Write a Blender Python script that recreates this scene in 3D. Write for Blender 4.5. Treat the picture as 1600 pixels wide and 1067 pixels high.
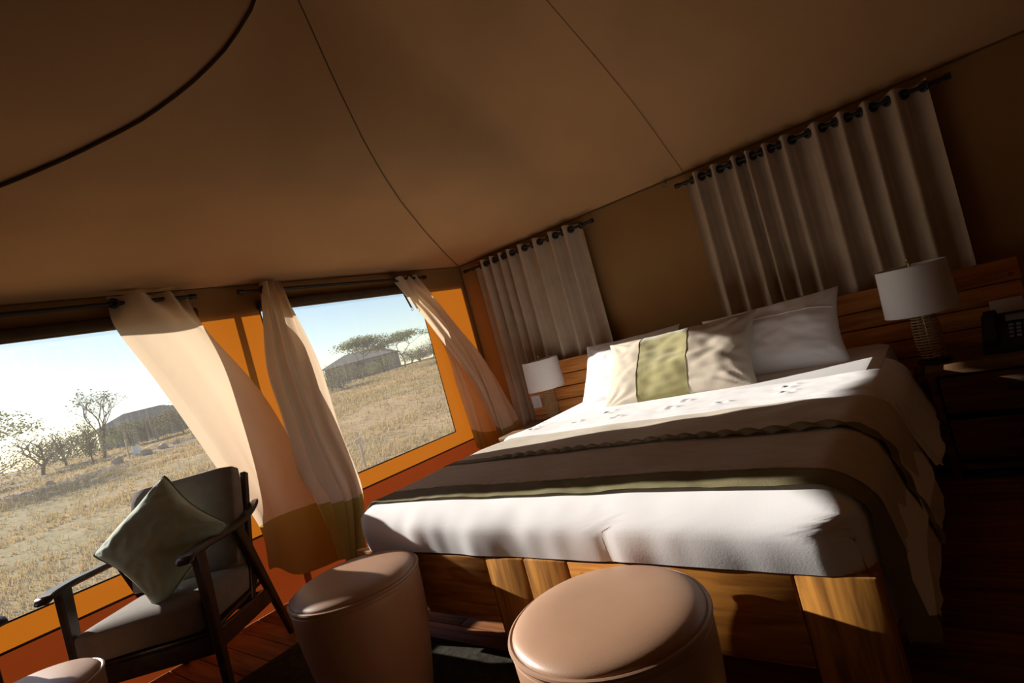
import bpy, bmesh, math, random
import numpy as np
from mathutils import Vector, Matrix, noise

for o in list(bpy.data.objects): bpy.data.objects.remove(o)
SC = bpy.context.scene
COL = SC.collection
random.seed(7)

# ------------------------------------------------------------------ camera
CAM = Vector((3.35306, -3.73628, 1.13700))
YAW, PITCH, ROLL, FPX = -0.674308, 0.00081, 0.265287, 865.16
fw = Vector((math.sin(YAW)*math.cos(PITCH), math.cos(YAW)*math.cos(PITCH), math.sin(PITCH)))
rt = Vector((math.cos(YAW), -math.sin(YAW), 0)); up = rt.cross(fw)
r2 = rt*math.cos(ROLL) - up*math.sin(ROLL); u2 = rt*math.sin(ROLL) + up*math.cos(ROLL)
cd = bpy.data.cameras.new('camera'); cam = bpy.data.objects.new('camera', cd); COL.objects.link(cam)
cd.sensor_fit = 'HORIZONTAL'; cd.sensor_width = 36.0; cd.lens = FPX*36.0/1600.0
cd.clip_start = 0.02; cd.clip_end = 2000
M = Matrix(((r2.x, u2.x, -fw.x, CAM.x), (r2.y, u2.y, -fw.y, CAM.y), (r2.z, u2.z, -fw.z, CAM.z), (0, 0, 0, 1)))
cam.matrix_world = M
SC.camera = cam

# ------------------------------------------------------------------ sun, sky, exposure
SUN_D = Vector((1.0, 0.145, -0.37)).normalized()          # direction the sunlight travels
sd = bpy.data.lights.new('sun', 'SUN'); sd.energy = 6.0; sd.angle = math.radians(0.6); sd.color = (1.0, 0.93, 0.84)
so = bpy.data.objects.new('sun', sd); COL.objects.link(so)
so.rotation_euler = SUN_D.to_track_quat('-Z', 'Y').to_euler(); so.location = (-8, -2, 6)
W = bpy.data.worlds.new('sky'); SC.world = W; W.use_nodes = True
wn = W.node_tree.nodes; wl = W.node_tree.links
for n in list(wn): wn.remove(n)
sky = wn.new('ShaderNodeTexSky'); sky.sky_type = 'NISHITA'; sky.sun_disc = False
sky.sun_elevation = math.asin(-SUN_D.z); sky.sun_rotation = math.atan2(-SUN_D.x, -SUN_D.y)
sky.air_density = 1.1; sky.dust_density = 0.7; sky.ozone_density = 1.0; sky.altitude = 1500
bg = wn.new('ShaderNodeBackground'); bg.inputs['Strength'].default_value = 0.075
wo = wn.new('ShaderNodeOutputWorld'); wl.new(sky.outputs[0], bg.inputs[0]); wl.new(bg.outputs[0], wo.inputs[0])
SC.view_settings.view_transform = 'Standard'; SC.view_settings.look = 'None'
SC.view_settings.gamma = 1.0; SC.view_settings.use_curve_mapping = False
SC.view_settings.exposure = 0.80
SC.cycles.use_denoising = True
SC.cycles.max_bounces = 16; SC.cycles.diffuse_bounces = 12; SC.cycles.transparent_max_bounces = 12
SC.cycles.caustics_reflective = False; SC.cycles.caustics_refractive = False
SC.cycles.sample_clamp_indirect = 6.0

# ------------------------------------------------------------------ helpers
def lerp(a, b, t): return a + (b-a)*t
def sstep(a, b, x):
    t = max(0.0, min(1.0, (x-a)/(b-a))); return t*t*(3-2*t)
def nz(x, y=0.0, z=0.0): return noise.noise(Vector((x, y, z)))

class MB:
    def __init__(s): s.v = []; s.f = []
    def add(s, vs, fs):
        k = len(s.v); s.v += [tuple(p) for p in vs]; s.f += [tuple(i+k for i in f) for f in fs]; return s
    def box(s, c, d, bev=0.0, rot=None):
        bm = bmesh.new(); bmesh.ops.create_cube(bm, size=1.0)
        for v in bm.verts: v.co = Vector((v.co.x*d[0], v.co.y*d[1], v.co.z*d[2]))
        if bev > 0:
            bmesh.ops.bevel(bm, geom=list(bm.edges), offset=min(bev, min(d)*0.45), segments=2, profile=0.5, affect='EDGES')
        m = rot or Matrix.Identity(3); c = Vector(c)
        bm.verts.index_update()
        s.add([m @ v.co + c for v in bm.verts], [[v.index for v in f.verts] for f in bm.faces]); bm.free(); return s
    def beam(s, a, b, w, h, bev=0.004, upv=(0, 0, 1), w2=None, h2=None):
        # tapered bar from a to b, w across, h along upv
        a = Vector(a); b = Vector(b); d = (b-a).normalized(); u = Vector(upv); x = d.cross(u).normalized(); u = x.cross(d)
        w2 = w2 or w; h2 = h2 or h
        def ring(p, ww, hh):
            e = min(bev, ww*.3, hh*.3)
            return [p + x*sx + u*su for sx, su in ((ww/2-e, hh/2), (-ww/2+e, hh/2), (-ww/2, hh/2-e), (-ww/2, -hh/2+e), (-ww/2+e, -hh/2), (ww/2-e, -hh/2), (ww/2, -hh/2+e), (ww/2, hh/2-e))]
        vs = ring(a, w, h) + ring(b, w2, h2)
        fs = [(i, (i+1) % 8, 8+(i+1) % 8, 8+i) for i in range(8)] + [tuple(range(7, -1, -1)), tuple(range(8, 16))]
        return s.add(vs, fs)
    def tube(s, pts, r, n=8, cap=True):
        pts = [Vector(p) for p in pts]; rs = r if isinstance(r, (list, tuple)) else [r]*len(pts)
        vs = []; fs = []; ref = None
        for i, p in enumerate(pts):
            d = (pts[min(i+1, len(pts)-1)] - pts[max(i-1, 0)])
            d = d.normalized() if d.length > 1e-9 else Vector((0, 0, 1))
            if ref is None: ref = Vector((0, 0, 1)) if abs(d.z) < .9 else Vector((1, 0, 0))
            x = d.cross(ref).normalized(); y = x.cross(d); ref = y
            for k in range(n):
                a = 2*math.pi*k/n; vs.append(p + (x*math.cos(a) + y*math.sin(a))*rs[i])
        for i in range(len(pts)-1):
            for k in range(n): fs.append((i*n+k, i*n+(k+1) % n, (i+1)*n+(k+1) % n, (i+1)*n+k))
        if cap: fs += [tuple(range(n-1, -1, -1)), tuple((len(pts)-1)*n+k for k in range(n))]
        return s.add(vs, fs)
    def lathe(s, prof, c=(0, 0, 0), n=32, axis='Z'):
        vs = []; fs = []; c = Vector(c)
        for r, z in prof:
            for k in range(n):
                a = 2*math.pi*k/n
                p = Vector((r*math.cos(a), r*math.sin(a), z))
                if axis == 'Y': p = Vector((p.x, p.z, p.y))
                if axis == 'X': p = Vector((p.z, p.x, p.y))
                vs.append(p + c)
        for i in range(len(prof)-1):
            for k in range(n): fs.append((i*n+k, i*n+(k+1) % n, (i+1)*n+(k+1) % n, (i+1)*n+k))
        if prof[0][0] > 1e-6: fs.append(tuple(range(n-1, -1, -1)))
        if prof[-1][0] > 1e-6: fs.append(tuple((len(prof)-1)*n+k for k in range(n)))
        return s.add(vs, fs)
    def torus(s, c, R, r, nrm, n=16, m=8):
        nrm = Vector(nrm).normalized(); q = nrm.to_track_quat('Z', 'Y').to_matrix(); c = Vector(c); vs = []; fs = []
        for i in range(n):
            a = 2*math.pi*i/n
            for j in range(m):
                b = 2*math.pi*j/m; rr = R + r*math.cos(b)
                vs.append(q @ Vector((rr*math.cos(a), rr*math.sin(a), r*math.sin(b))) + c)
        for i in range(n):
            for j in range(m): fs.append((i*m+j, ((i+1) % n)*m+j, ((i+1) % n)*m+(j+1) % m, i*m+(j+1) % m))
        return s.add(vs, fs)
    def grid(s, P):
        nr = len(P); nc = len(P[0]); vs = [p for r in P for p in r]
        fs = [(i*nc+j, i*nc+j+1, (i+1)*nc+j+1, (i+1)*nc+j) for i in range(nr-1) for j in range(nc-1)]
        return s.add(vs, fs)
    def build(s, name, mat, parent=None, smooth=True, angle=40):
        me = bpy.data.meshes.new(name); me.from_pydata(s.v, [], s.f); me.validate(); me.update()
        bm = bmesh.new(); bm.from_mesh(me)
        bmesh.ops.remove_doubles(bm, verts=list(bm.verts), dist=1e-6)
        bm.to_mesh(me); bm.free()
        if smooth:
            me.polygons.foreach_set('use_smooth', [True]*len(me.polygons))
            try: me.set_sharp_from_angle(angle=math.radians(angle))
            except Exception: pass
        o = bpy.data.objects.new(name, me); COL.objects.link(o)
        if mat: me.materials.append(mat)
        if parent: o.parent = parent
        return o

def empty(name, loc=(0, 0, 0), rz=0.0):
    o = bpy.data.objects.new(name, None); COL.objects.link(o); o.location = loc; o.rotation_euler = (0, 0, rz); o.empty_display_size = .1; return o
def tag(o, label, cat, group=None, kind=None):
    o['label'] = label; o['category'] = cat
    if group: o['group'] = group
    if kind: o['kind'] = kind
    return o
def struct(o, label=None):
    o['kind'] = 'structure'
    if label: o['label'] = label
    return o
def instance(src, name, parent, loc=(0, 0, 0), rot=(0, 0, 0), scale=(1, 1, 1)):
    c = src.copy(); c.name = name; COL.objects.link(c); c.parent = parent; c.location = loc; c.rotation_euler = rot; c.scale = scale; return c
def copy_tree(o, parent=None):
    c = o.copy(); COL.objects.link(c); c.parent = parent
    for ch in list(o.children): copy_tree(ch, c)
    return c
def crom(P, n):
    # Catmull-Rom resample of a polyline of 3-vectors (numpy) to n points
    P = np.asarray(P, float); m = len(P); E = np.vstack([2*P[0]-P[1], P, 2*P[-1]-P[-2]]); out = []
    for t in np.linspace(0, m-1, n):
        i = min(int(t), m-2); u = t-i; a, b, c, d = E[i], E[i+1], E[i+2], E[i+3]
        out.append(.5*((2*b)+(-a+c)*u+(2*a-5*b+4*c-d)*u*u+(-a+3*b-3*c+d)*u**3))
    return np.array(out)
def cromgrid(rows, nr, nc):
    R = [crom(r, nc) for r in rows]
    return np.array([crom([R[i][j] for i in range(len(R))], nr) for j in range(nc)]).transpose(1, 0, 2)

# ------------------------------------------------------------------ materials
def mat(name, col, rough=.8, spec=.3, var=.12, scale=6.0, stretch=(1, 1, 1), bump=0.0, bscale=60.0, trans=None, tmix=0.0, metal=0.0, col2=None, sheen=0.0):
    m = bpy.data.materials.new(name); m.use_nodes = True; nt = m.node_tree; N = nt.nodes; L = nt.links
    b = N['Principled BSDF']; out = N['Material Output']
    tc = N.new('ShaderNodeTexCoord'); mp = N.new('ShaderNodeMapping'); mp.inputs['Scale'].default_value = stretch
    L.new(tc.outputs['Object'], mp.inputs[0])
    nt1 = N.new('ShaderNodeTexNoise'); nt1.inputs['Scale'].default_value = scale; nt1.inputs['Detail'].default_value = 6
    L.new(mp.outputs[0], nt1.inputs['Vector'])
    ramp = N.new('ShaderNodeValToRGB'); c = Vector(col[:3]); c2 = Vector(col2) if col2 else c*(1+var)
    ramp.color_ramp.elements[0].color = (*(c*(1-var)), 1); ramp.color_ramp.elements[1].color = (*c2, 1)
    ramp.color_ramp.elements[0].position = .35; ramp.color_ramp.elements[1].position = .65
    L.new(nt1.outputs['Fac'], ramp.inputs[0]); L.new(ramp.outputs[0], b.inputs['Base Color'])
    b.inputs['Roughness'].default_value = rough; b.inputs['Specular IOR Level'].default_value = spec; b.inputs['Metallic'].default_value = metal
    if sheen: b.inputs['Sheen Weight'].default_value = sheen
    if bump:
        n2 = N.new('ShaderNodeTexNoise'); n2.inputs['Scale'].default_value = bscale; n2.inputs['Detail'].default_value = 3
        L.new(mp.outputs[0], n2.inputs['Vector'])
        bp = N.new('ShaderNodeBump'); bp.inputs['Strength'].default_value = bump; bp.inputs['Distance'].default_value = .004
        L.new(n2.outputs['Fac'], bp.inputs['Height']); L.new(bp.outputs[0], b.inputs['Normal'])
    if trans:
        t = N.new('ShaderNodeBsdfTranslucent'); t.inputs['Color'].default_value = (*trans, 1)
        mx = N.new('ShaderNodeMixShader'); mx.inputs[0].default_value = tmix
        L.new(b.outputs[0], mx.inputs[1]); L.new(t.outputs[0], mx.inputs[2]); L.new(mx.outputs[0], out.inputs[0])
    return m
def wood(name, col, dark, scale=4.0, stretch=(1, 12, 12), rough=.5, knots=True, spec=.3):
    m = bpy.data.materials.new(name); m.use_nodes = True; nt = m.node_tree; N = nt.nodes; L = nt.links
    b = N['Principled BSDF']; tc = N.new('ShaderNodeTexCoord'); oi = N.new('ShaderNodeObjectInfo')
    ad = N.new('ShaderNodeVectorMath'); ad.operation = 'MULTIPLY_ADD'; ad.inputs[1].default_value = (1, 1, 1)
    sc = N.new('ShaderNodeVectorMath'); sc.operation = 'SCALE'; cx = N.new('ShaderNodeCombineXYZ')
    for i in range(3): L.new(oi.outputs['Random'], cx.inputs[i])
    L.new(cx.outputs[0], sc.inputs[0]); sc.inputs['Scale'].default_value = 13.0
    L.new(tc.outputs['Object'], ad.inputs[0]); L.new(sc.outputs[0], ad.inputs[2])
    mp = N.new('ShaderNodeMapping'); mp.inputs['Scale'].default_value = stretch; L.new(ad.outputs[0], mp.inputs[0])
    n1 = N.new('ShaderNodeTexNoise'); n1.inputs['Scale'].default_value = scale; n1.inputs['Detail'].default_value = 8; n1.inputs['Distortion'].default_value = .6
    L.new(mp.outputs[0], n1.inputs['Vector'])
    rp = N.new('ShaderNodeValToRGB'); rp.color_ramp.elements[0].color = (*dark, 1); rp.color_ramp.elements[1].color = (*col, 1)
    rp.color_ramp.elements[0].position = .32; rp.color_ramp.elements[1].position = .62; L.new(n1.outputs['Fac'], rp.inputs[0])
    hs = N.new('ShaderNodeHueSaturation'); ma = N.new('ShaderNodeMath'); ma.operation = 'MULTIPLY_ADD'
    L.new(oi.outputs['Random'], ma.inputs[0]); ma.inputs[1].default_value = .4; ma.inputs[2].default_value = .8
    L.new(ma.outputs[0], hs.inputs['Value']); L.new(rp.outputs[0], hs.inputs['Color']); last = hs.outputs[0]
    if knots:
        vo = N.new('ShaderNodeTexVoronoi'); vo.inputs['Scale'].default_value = 5.5; L.new(ad.outputs[0], vo.inputs['Vector'])
        kr = N.new('ShaderNodeValToRGB'); kr.color_ramp.elements[0].position = .03; kr.color_ramp.elements[1].position = .10
        kr.color_ramp.elements[0].color = (.25, .25, .25, 1); kr.color_ramp.elements[1].color = (1, 1, 1, 1)
        L.new(vo.outputs['Distance'], kr.inputs[0])
        mm = N.new('ShaderNodeMix'); mm.data_type = 'RGBA'; mm.blend_type = 'MULTIPLY'; mm.inputs[0].default_value = 1.0
        L.new(last, mm.inputs[6]); L.new(kr.outputs[0], mm.inputs[7]); last = mm.outputs[2]
    L.new(last, b.inputs['Base Color']); b.inputs['Roughness'].default_value = rough; b.inputs['Specular IOR Level'].default_value = spec
    return m

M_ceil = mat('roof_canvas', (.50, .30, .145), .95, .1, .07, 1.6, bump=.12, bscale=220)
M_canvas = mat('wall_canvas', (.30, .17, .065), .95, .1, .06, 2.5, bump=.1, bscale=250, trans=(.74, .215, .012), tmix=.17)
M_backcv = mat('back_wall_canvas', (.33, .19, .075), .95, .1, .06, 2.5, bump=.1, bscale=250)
M_pvc = mat('red_ground_sheet', (.28, .06, .02), .7, .2, .1, 4, trans=(.42, .07, .012), tmix=.12)
M_roll = mat('rolled_dark_canvas', (.07, .045, .025), .9, .1, .15, 8)
M_seam2 = mat('faint_canvas_seam', (.28, .165, .08), .9, .1)
M_pipe = mat('dark_piping', (.05, .035, .02), .7, .2)
M_rope = mat('dark_seam_cord', (.06, .035, .018), .9, .1)
M_seam = mat('canvas_seam', (.17, .10, .045), .9, .1)
M_linen = mat('linen_curtain', (.60, .49, .37), .95, .1, .06, 9, bump=.2, bscale=420, trans=(.80, .64, .46), tmix=.42)
M_drape = mat('lined_linen_drape', (.47, .375, .28), .95, .1, .06, 9, bump=.2, bscale=420)
M_hem = mat('olive_hem', (.23, .195, .085), .95, .1, .08, 9, bump=.2, bscale=420, trans=(.58, .46, .10), tmix=.38)
M_black = mat('black_metal', (.012, .011, .012), .45, .4)
M_white = mat('white_cotton', (.87, .87, .89), .9, .15, .02, 5, bump=.05, bscale=180, sheen=.1)
M_cream = mat('cream_linen', (.62, .55, .45), .95, .1, .05, 14, bump=.25, bscale=300)
M_runner = mat('beige_runner', (.64, .58, .49), .9, .15, .07, 10, stretch=(1, 6, 1), bump=.25, bscale=200)
M_olive = mat('olive_band', (.22, .195, .10), .85, .2, .12, 12, bump=.25, bscale=200)
M_velvet = mat('olive_velvet', (.33, .30, .12), .75, .2, .15, 7, sheen=.5, bump=.15, bscale=120)
M_pine = wood('pine_planks', (.64, .28, .07), (.40, .15, .035), 3.0, (1.2, 14, 14), .55)
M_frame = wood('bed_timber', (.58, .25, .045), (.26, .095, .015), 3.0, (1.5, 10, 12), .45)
M_framev = wood('bed_timber_upright', (.58, .26, .05), (.20, .08, .018), 3.0, (14, 14, 1.2), .45, knots=False)
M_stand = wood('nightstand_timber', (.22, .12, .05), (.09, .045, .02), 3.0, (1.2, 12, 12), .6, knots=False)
M_floor = wood('floor_boards', (.27, .095, .025), (.12, .04, .012), 3.0, (1.0, 12, 12), .6, spec=.15)
M_chairw = wood('dark_walnut', (.055, .028, .016), (.022, .012, .008), 5.0, (4, 4, 4), .32, knots=False, spec=.5)
M_grey = mat('grey_brown_upholstery', (.20, .165, .14), .95, .15, .07, 20, bump=.25, bscale=350, sheen=.2)
M_green = mat('sage_velvet', (.36, .46, .36), .85, .15, .1, 14, bump=.2, bscale=300, sheen=.35)
M_greenp = mat('sage_piping', (.22, .29, .22), .9, .1)
M_leather = mat('tan_leather', (.40, .235, .145), .42, .45, .04, 8, bump=.05, bscale=260)
M_leatherp = mat('tan_leather_piping', (.36, .21, .13), .4, .5, .04, 8)
M_shade = mat('white_lamp_shade', (.87, .86, .85), .9, .1, .02, 8, trans=(.75, .72, .68), tmix=.25)
M_rattan = mat('woven_rattan', (.40, .25, .12), .6, .3, .2, 60)
M_brass = mat('brass', (.45, .32, .14), .35, .5, .05, metal=.9)
M_plate = mat('white_plastic', (.68, .68, .72), .4, .5, .02)
M_screen = mat('grey_display', (.20, .22, .24), .2, .5, .02)
M_rug = mat('charcoal_rug', (.04, .035, .027), .98, .05, .35, 40, bump=.5, bscale=180)
M_steel = mat('grey_steel', (.18, .17, .16), .5, .5, .05, metal=.6)
M_bark = mat('bark', (.11, .08, .055), .9, .1, .3, 6)
M_leaf = mat('acacia_leaves', (.13, .145, .065), .8, .2, .25, 1.2, trans=(.22, .22, .06), tmix=.3)
M_scrub = mat('grey_scrub_leaves', (.22, .19, .12), .85, .1, .25, 1.2, trans=(.2, .18, .07), tmix=.25)
M_grass = mat('dry_grass', (.44, .31, .14), .9, .1, .2, .5, trans=(.46, .32, .12), tmix=.35, col2=(.39, .31, .135))
M_stone = mat('pale_stone', (.42, .31, .23), .9, .1, .2, 3)
M_tentout = mat('distant_tent_canvas', (.33, .28, .24), .9, .1, .06, 1)
M_stake = mat('weathered_stake', (.55, .42, .25), .8, .1, .15, 8)

def ground_mat():
    m = bpy.data.materials.new('dry_ground'); m.use_nodes = True; N = m.node_tree.nodes; L = m.node_tree.links; b = N['Principled BSDF']
    tc = N.new('ShaderNodeTexCoord')
    n1 = N.new('ShaderNodeTexNoise'); n1.inputs['Scale'].default_value = .35; n1.inputs['Detail'].default_value = 10; n1.inputs['Roughness'].default_value = .7
    n2 = N.new('ShaderNodeTexNoise'); n2.inputs['Scale'].default_value = .09; n2.inputs['Detail'].default_value = 5
    n3 = N.new('ShaderNodeTexNoise'); n3.inputs['Scale'].default_value = 9; n3.inputs['Detail'].default_value = 6
    for n in (n1, n2, n3): L.new(tc.outputs['Object'], n.inputs['Vector'])
    r1 = N.new('ShaderNodeValToRGB'); e = r1.color_ramp.elements; e[0].position = .3; e[0].color = (.275, .19, .092, 1); e[1].position = .66; e[1].color = (.49, .345, .175, 1)
    x = e.new(.48); x.color = (.385, .27, .13, 1)
    r2_ = N.new('ShaderNodeValToRGB'); e = r2_.color_ramp.elements; e[0].position = .42; e[0].color = (.72, .82, .66, 1); e[1].position = .6; e[1].color = (1.06, 1.0, .96, 1)
    r3 = N.new('ShaderNodeValToRGB'); e = r3.color_ramp.elements; e[0].position = .3; e[0].color = (.55, .52, .5, 1); e[1].position = .6; e[1].color = (1.05, 1.05, 1.05, 1)
    L.new(n1.outputs[0], r1.inputs[0]); L.new(n2.outputs[0], r2_.inputs[0]); L.new(n3.outputs[0], r3.inputs[0])
    a = N.new('ShaderNodeMix'); a.data_type = 'RGBA'; a.blend_type = 'MULTIPLY'; a.inputs[0].default_value = 1
    c = N.new('ShaderNodeMix'); c.data_type = 'RGBA'; c.blend_type = 'MULTIPLY'; c.inputs[0].default_value = 1
    L.new(r1.outputs[0], a.inputs[6]); L.new(r2_.outputs[0], a.inputs[7]); L.new(a.outputs[2], c.inputs[6]); L.new(r3.outputs[0], c.inputs[7])
    L.new(c.outputs[2], b.inputs['Base Color']); b.inputs['Roughness'].default_value = 1; b.inputs['Specular IOR Level'].default_value = .05
    return m
M_ground = ground_mat()
M_path = mat('bare_earth_path', (.27, .20, .14), 1, .05, .2, 1.5)

def pane_mat():
    m = bpy.data.materials.new('clear_vinyl'); m.use_nodes = True; N = m.node_tree.nodes; L = m.node_tree.links
    N.remove(N['Principled BSDF']); out = N['Material Output']
    tc = N.new('ShaderNodeTexCoord'); mp = N.new('ShaderNodeMapping'); mp.inputs['Scale'].default_value = (1, 26, 1.3)
    L.new(tc.outputs['Object'], mp.inputs[0]); n = N.new('ShaderNodeTexNoise'); n.inputs['Scale'].default_value = 2.2; n.inputs['Detail'].default_value = 7; n.inputs['Roughness'].default_value = .7
    L.new(mp.outputs[0], n.inputs['Vector'])
    rp = N.new('ShaderNodeMapRange'); rp.inputs[1].default_value = .5; rp.inputs[2].default_value = .8; rp.inputs[3].default_value = .05; rp.inputs[4].default_value = .11; L.new(n.outputs[0], rp.inputs[0])
    t = N.new('ShaderNodeBsdfTransparent'); t.inputs[0].default_value = (.95, .95, .95, 1)
    d = N.new('ShaderNodeBsdfTranslucent'); d.inputs[0].default_value = (.75, .72, .68, 1)
    g = N.new('ShaderNodeBsdfGlossy'); g.inputs['Roughness'].default_value = .15
    mx = N.new('ShaderNodeMixShader'); L.new(rp.outputs[0], mx.inputs[0]); L.new(t.outputs[0], mx.inputs[1]); L.new(d.outputs[0], mx.inputs[2])
    m2 = N.new('ShaderNodeMixShader'); m2.inputs[0].default_value = .02; L.new(mx.outputs[0], m2.inputs[1]); L.new(g.outputs[0], m2.inputs[2])
    L.new(m2.outputs[0], out.inputs[0]); return m
M_pane = pane_mat()

# ------------------------------------------------------------------ room shell
EAVE = 1.92; XR = 4.7; YF = -4.56; AX, AY, AZ = 1.5, -2.28, 3.12; KH = -AY/AX
HIP = [(0, 3.02), (.035, 2.95), (.07, 2.86), (.147, 2.60), (.235, 2.375), (.32, 2.245), (.417, 2.15), (.6, 2.05), (.8, 1.975), (1, EAVE)]
def hip(t):
    for (a, za), (b, zb) in zip(HIP, HIP[1:]):
        if t <= b: return lerp(za, zb, (t-a)/(b-a))
    return EAVE
HIPF = [(0, 3.02), (.02, 2.87), (.04, 2.76), (.1, 2.57), (.16, 2.44), (.2305, 2.324), (.32, 2.225), (.4076, 2.146), (.6, 2.05), (.8, 1.975), (1, EAVE)]
_T = np.linspace(0, 1, 201); _H = np.array([hip(t) for t in _T])
_HF = np.interp(_T, [a for a, b in HIPF], [b for a, b in HIPF])
for _ in range(14):
    for h_ in (_H, _HF): h_[1:-1] = (h_[:-2]+2*h_[1:-1]+h_[2:])/4
def hipz(t, f=0.0): return float(np.interp(max(0, min(1, t)), _T, _H*(1-f)+_HF*f))
def prof(s): return float(np.interp(s, [0, .12, .235, .4, .56, .8, 1], [0, .165, .315, .49, .64, .85, 1]))
def back_z(x, y, f=0.0):
    if x < AX: ht = hipz(1-x/AX, f); yt = KH*x
    else: ht = lerp(3.02, AZ, sstep(AX, 2.3, x)); yt = -AY
    s = min(1, -y/yt) if yt > 1e-6 else 0
    w = sstep(.2, 1.6, x)
    return EAVE + (ht-EAVE)*lerp(s, prof(s), w)
m = MB()
xs = [AX*(i/40) for i in range(41)] + [AX + (XR-AX)*i/20 for i in range(1, 21)]
for mir in (0, 1):
    P = []
    for x in xs:
        yt = min(KH*x, -AY); row = []
        for j in range(25):
            y = -yt*j/24; row.append((x, YF-y if mir else y, back_z(x, y, float(mir))+.012*nz(x*1.3, y*1.3)*min(1, j/4)*min(1, (24-j)/4)))
        P.append(row)
    m.grid(P)
P = []
for x in xs[:41]:
    row = []
    for j in range(33):
        y = lerp(-KH*x, YF+KH*x, j/32); row.append((x, y, hipz(1-x/AX, j/32) + .03*math.sin(math.pi*j/32)*math.sin(math.pi*x/AX)))
    P.append(row)
m.grid(P)
ceiling = struct(m.build('ceiling', M_ceil, angle=60), 'brown canvas tent roof sloping up to a peak')
# seams on the roof
pts = [(AX*(1-t), AY*(1-t), hipz(t)-.004) for t in np.linspace(0, 1, 40)]
MB().tube(pts, .0038, 6).build('seam', M_seam, ceiling)
pts = [(AX*(1-t), YF-AY*(1-t), hipz(t, 1.0)-.008) for t in np.linspace(0, 1, 40)]
o = MB().tube(pts, .0065, 6).build('seam', M_rope, ceiling); o['label'] = 'dark cord along the roof hip'
pts = [(2.15, y, back_z(2.15, y)-.003) for y in np.linspace(0, -2.28, 30)]
MB().tube(pts, .0018, 6).build('seam', M_seam2, ceiling)
MB().tube([(x, -.006, EAVE-.004) for x in np.linspace(0, XR, 30)], .005, 6).build('seam', M_seam, ceiling)
MB().tube([(.006, y, EAVE-.004) for y in np.linspace(0, YF, 30)], .005, 6).build('seam', M_seam, ceiling)
m = MB(); m.torus((2.02, -.05, 1.885), .014, .003, (0, 1, .2), 14, 6); m.box((2.02, -.03, 1.905), (.02, .03, .012), .003); m.build('hook', M_steel, ceiling)

# left wall with two window openings
Z0 = .43
W1 = (-4.05, -2.335, .546, 1.750); W2 = (-1.93, -.575, .546, 1.750)
m = MB()
ysx = sorted({0.0, YF, W1[0], W1[1], W2[0], W2[1]}); zsx = [Z0, .546, 1.750, EAVE]
for y0, y1 in zip(ysx, ysx[1:]):
    for z0, z1 in zip(zsx, zsx[1:]):
        if any(y0 >= w[0]-1e-6 and y1 <= w[1]+1e-6 and z0 >= w[2]-1e-6 and z1 <= w[3]+1e-6 for w in (W1, W2)): continue
        ny = max(1, int((y1-y0)/.08)); nzz = max(1, int((z1-z0)/.08))
        m.grid([[(0, lerp(y0, y1, a/ny), lerp(z0, z1, b/nzz)) for a in range(ny+1)] for b in range(nzz+1)])
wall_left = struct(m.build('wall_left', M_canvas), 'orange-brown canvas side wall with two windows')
m = MB(); m.grid([[(0, lerp(YF, 0, a/20), z) for a in range(21)] for z in (0, Z0)])
o = m.build('lower_panel', M_pvc, wall_left); o['label'] = 'red ground sheet skirt of the canvas wall'
MB().tube([(.004, YF, Z0), (.004, 0, Z0)], .006, 6).build('piping', M_pipe, wall_left)
MB().box((.008, -.006, 1.0), (.012, .012, 1.84), .003).build('piping', M_seam, wall_left)

MB().box((-.014, YF/2, 1.842), (.006, -YF, .20), .002).build('light_block_strip', M_backcv, wall_left)  # opaque strip added outside so the wall top stays unlit from behind
MB().box((-.014, -.02, 1.05), (.006, .06, 1.5), .002).build('corner_light_block', M_backcv, wall_left)  # unseen upright strip, added to block light through the corner canvas

def window(name, w, label):
    y0, y1, z0, z1 = w
    P = []
    for a in range(17):
        P.append([(-.004+.012*math.sin(math.pi*a/16)*math.sin(math.pi*b/16), lerp(y0, y1, b/16), lerp(z0, z1, a/16)) for b in range(17)])
    win = struct(MB().grid(P).build(name, M_pane), label)
    MB().tube([(.003, y0, z0), (.003, y1, z0), (.003, y1, z1), (.003, y0, z1), (.003, y0, z0)], .0055, 6).build('window_edging', M_pipe, win)
    # cover rolled up above the opening
    m = MB(); n = 40
    vs = []
    for i in range(n+1):
        y = lerp(y0-.02, y1+.02, i/n); r = .030+.004*nz(y*9); sag = .008*nz(y*3, 4)
        ring = [Vector((.012+r*.8*math.cos(2*math.pi*k/12)+.02, y, 1.775+sag+r*math.sin(2*math.pi*k/12))) for k in range(12)]
        vs.append(ring+[ring[0]])
    m.grid(vs); m.build('rolled_cover', M_roll, win)
    for q in (.12, .5, .88):
        y = lerp(y0, y1, q)
        if q == .5: continue
        MB().box((.03, y, 1.775), (.06, .022, .078), .01).build('tie_strap', M_black, win)
    return win
window('window_1', W1, 'clear vinyl window beside the armchair')
win2 = window('window_2', W2, 'clear vinyl window with streaks beside the bed')
st = MB().beam((.03, -.755, 1.75), (.035, -.715, 1.615), .018, .004, .001, (1, 0, 0)).build('hanging_strap', M_black, win2); st['label'] = 'black webbing strap with a steel ring'
MB().torus((.036, -.712, 1.602), .012, .0025, (1, .2, 0), 14, 6).build('ring', M_steel, st)

# other walls
P = [[(lerp(0, XR, i/40), .0, lerp(0, EAVE+.02, j/16)) for i in range(41)] for j in range(17)]
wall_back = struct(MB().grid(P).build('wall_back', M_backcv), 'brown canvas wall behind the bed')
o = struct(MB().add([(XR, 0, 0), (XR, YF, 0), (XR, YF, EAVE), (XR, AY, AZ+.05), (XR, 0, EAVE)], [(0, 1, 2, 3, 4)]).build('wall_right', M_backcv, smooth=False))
o = struct(MB().add([(0, YF, 0), (XR, YF, 0), (XR, YF, EAVE+.02), (0, YF, EAVE+.02)], [(0, 1, 2, 3)]).build('wall_front', M_backcv, smooth=False))
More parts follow.
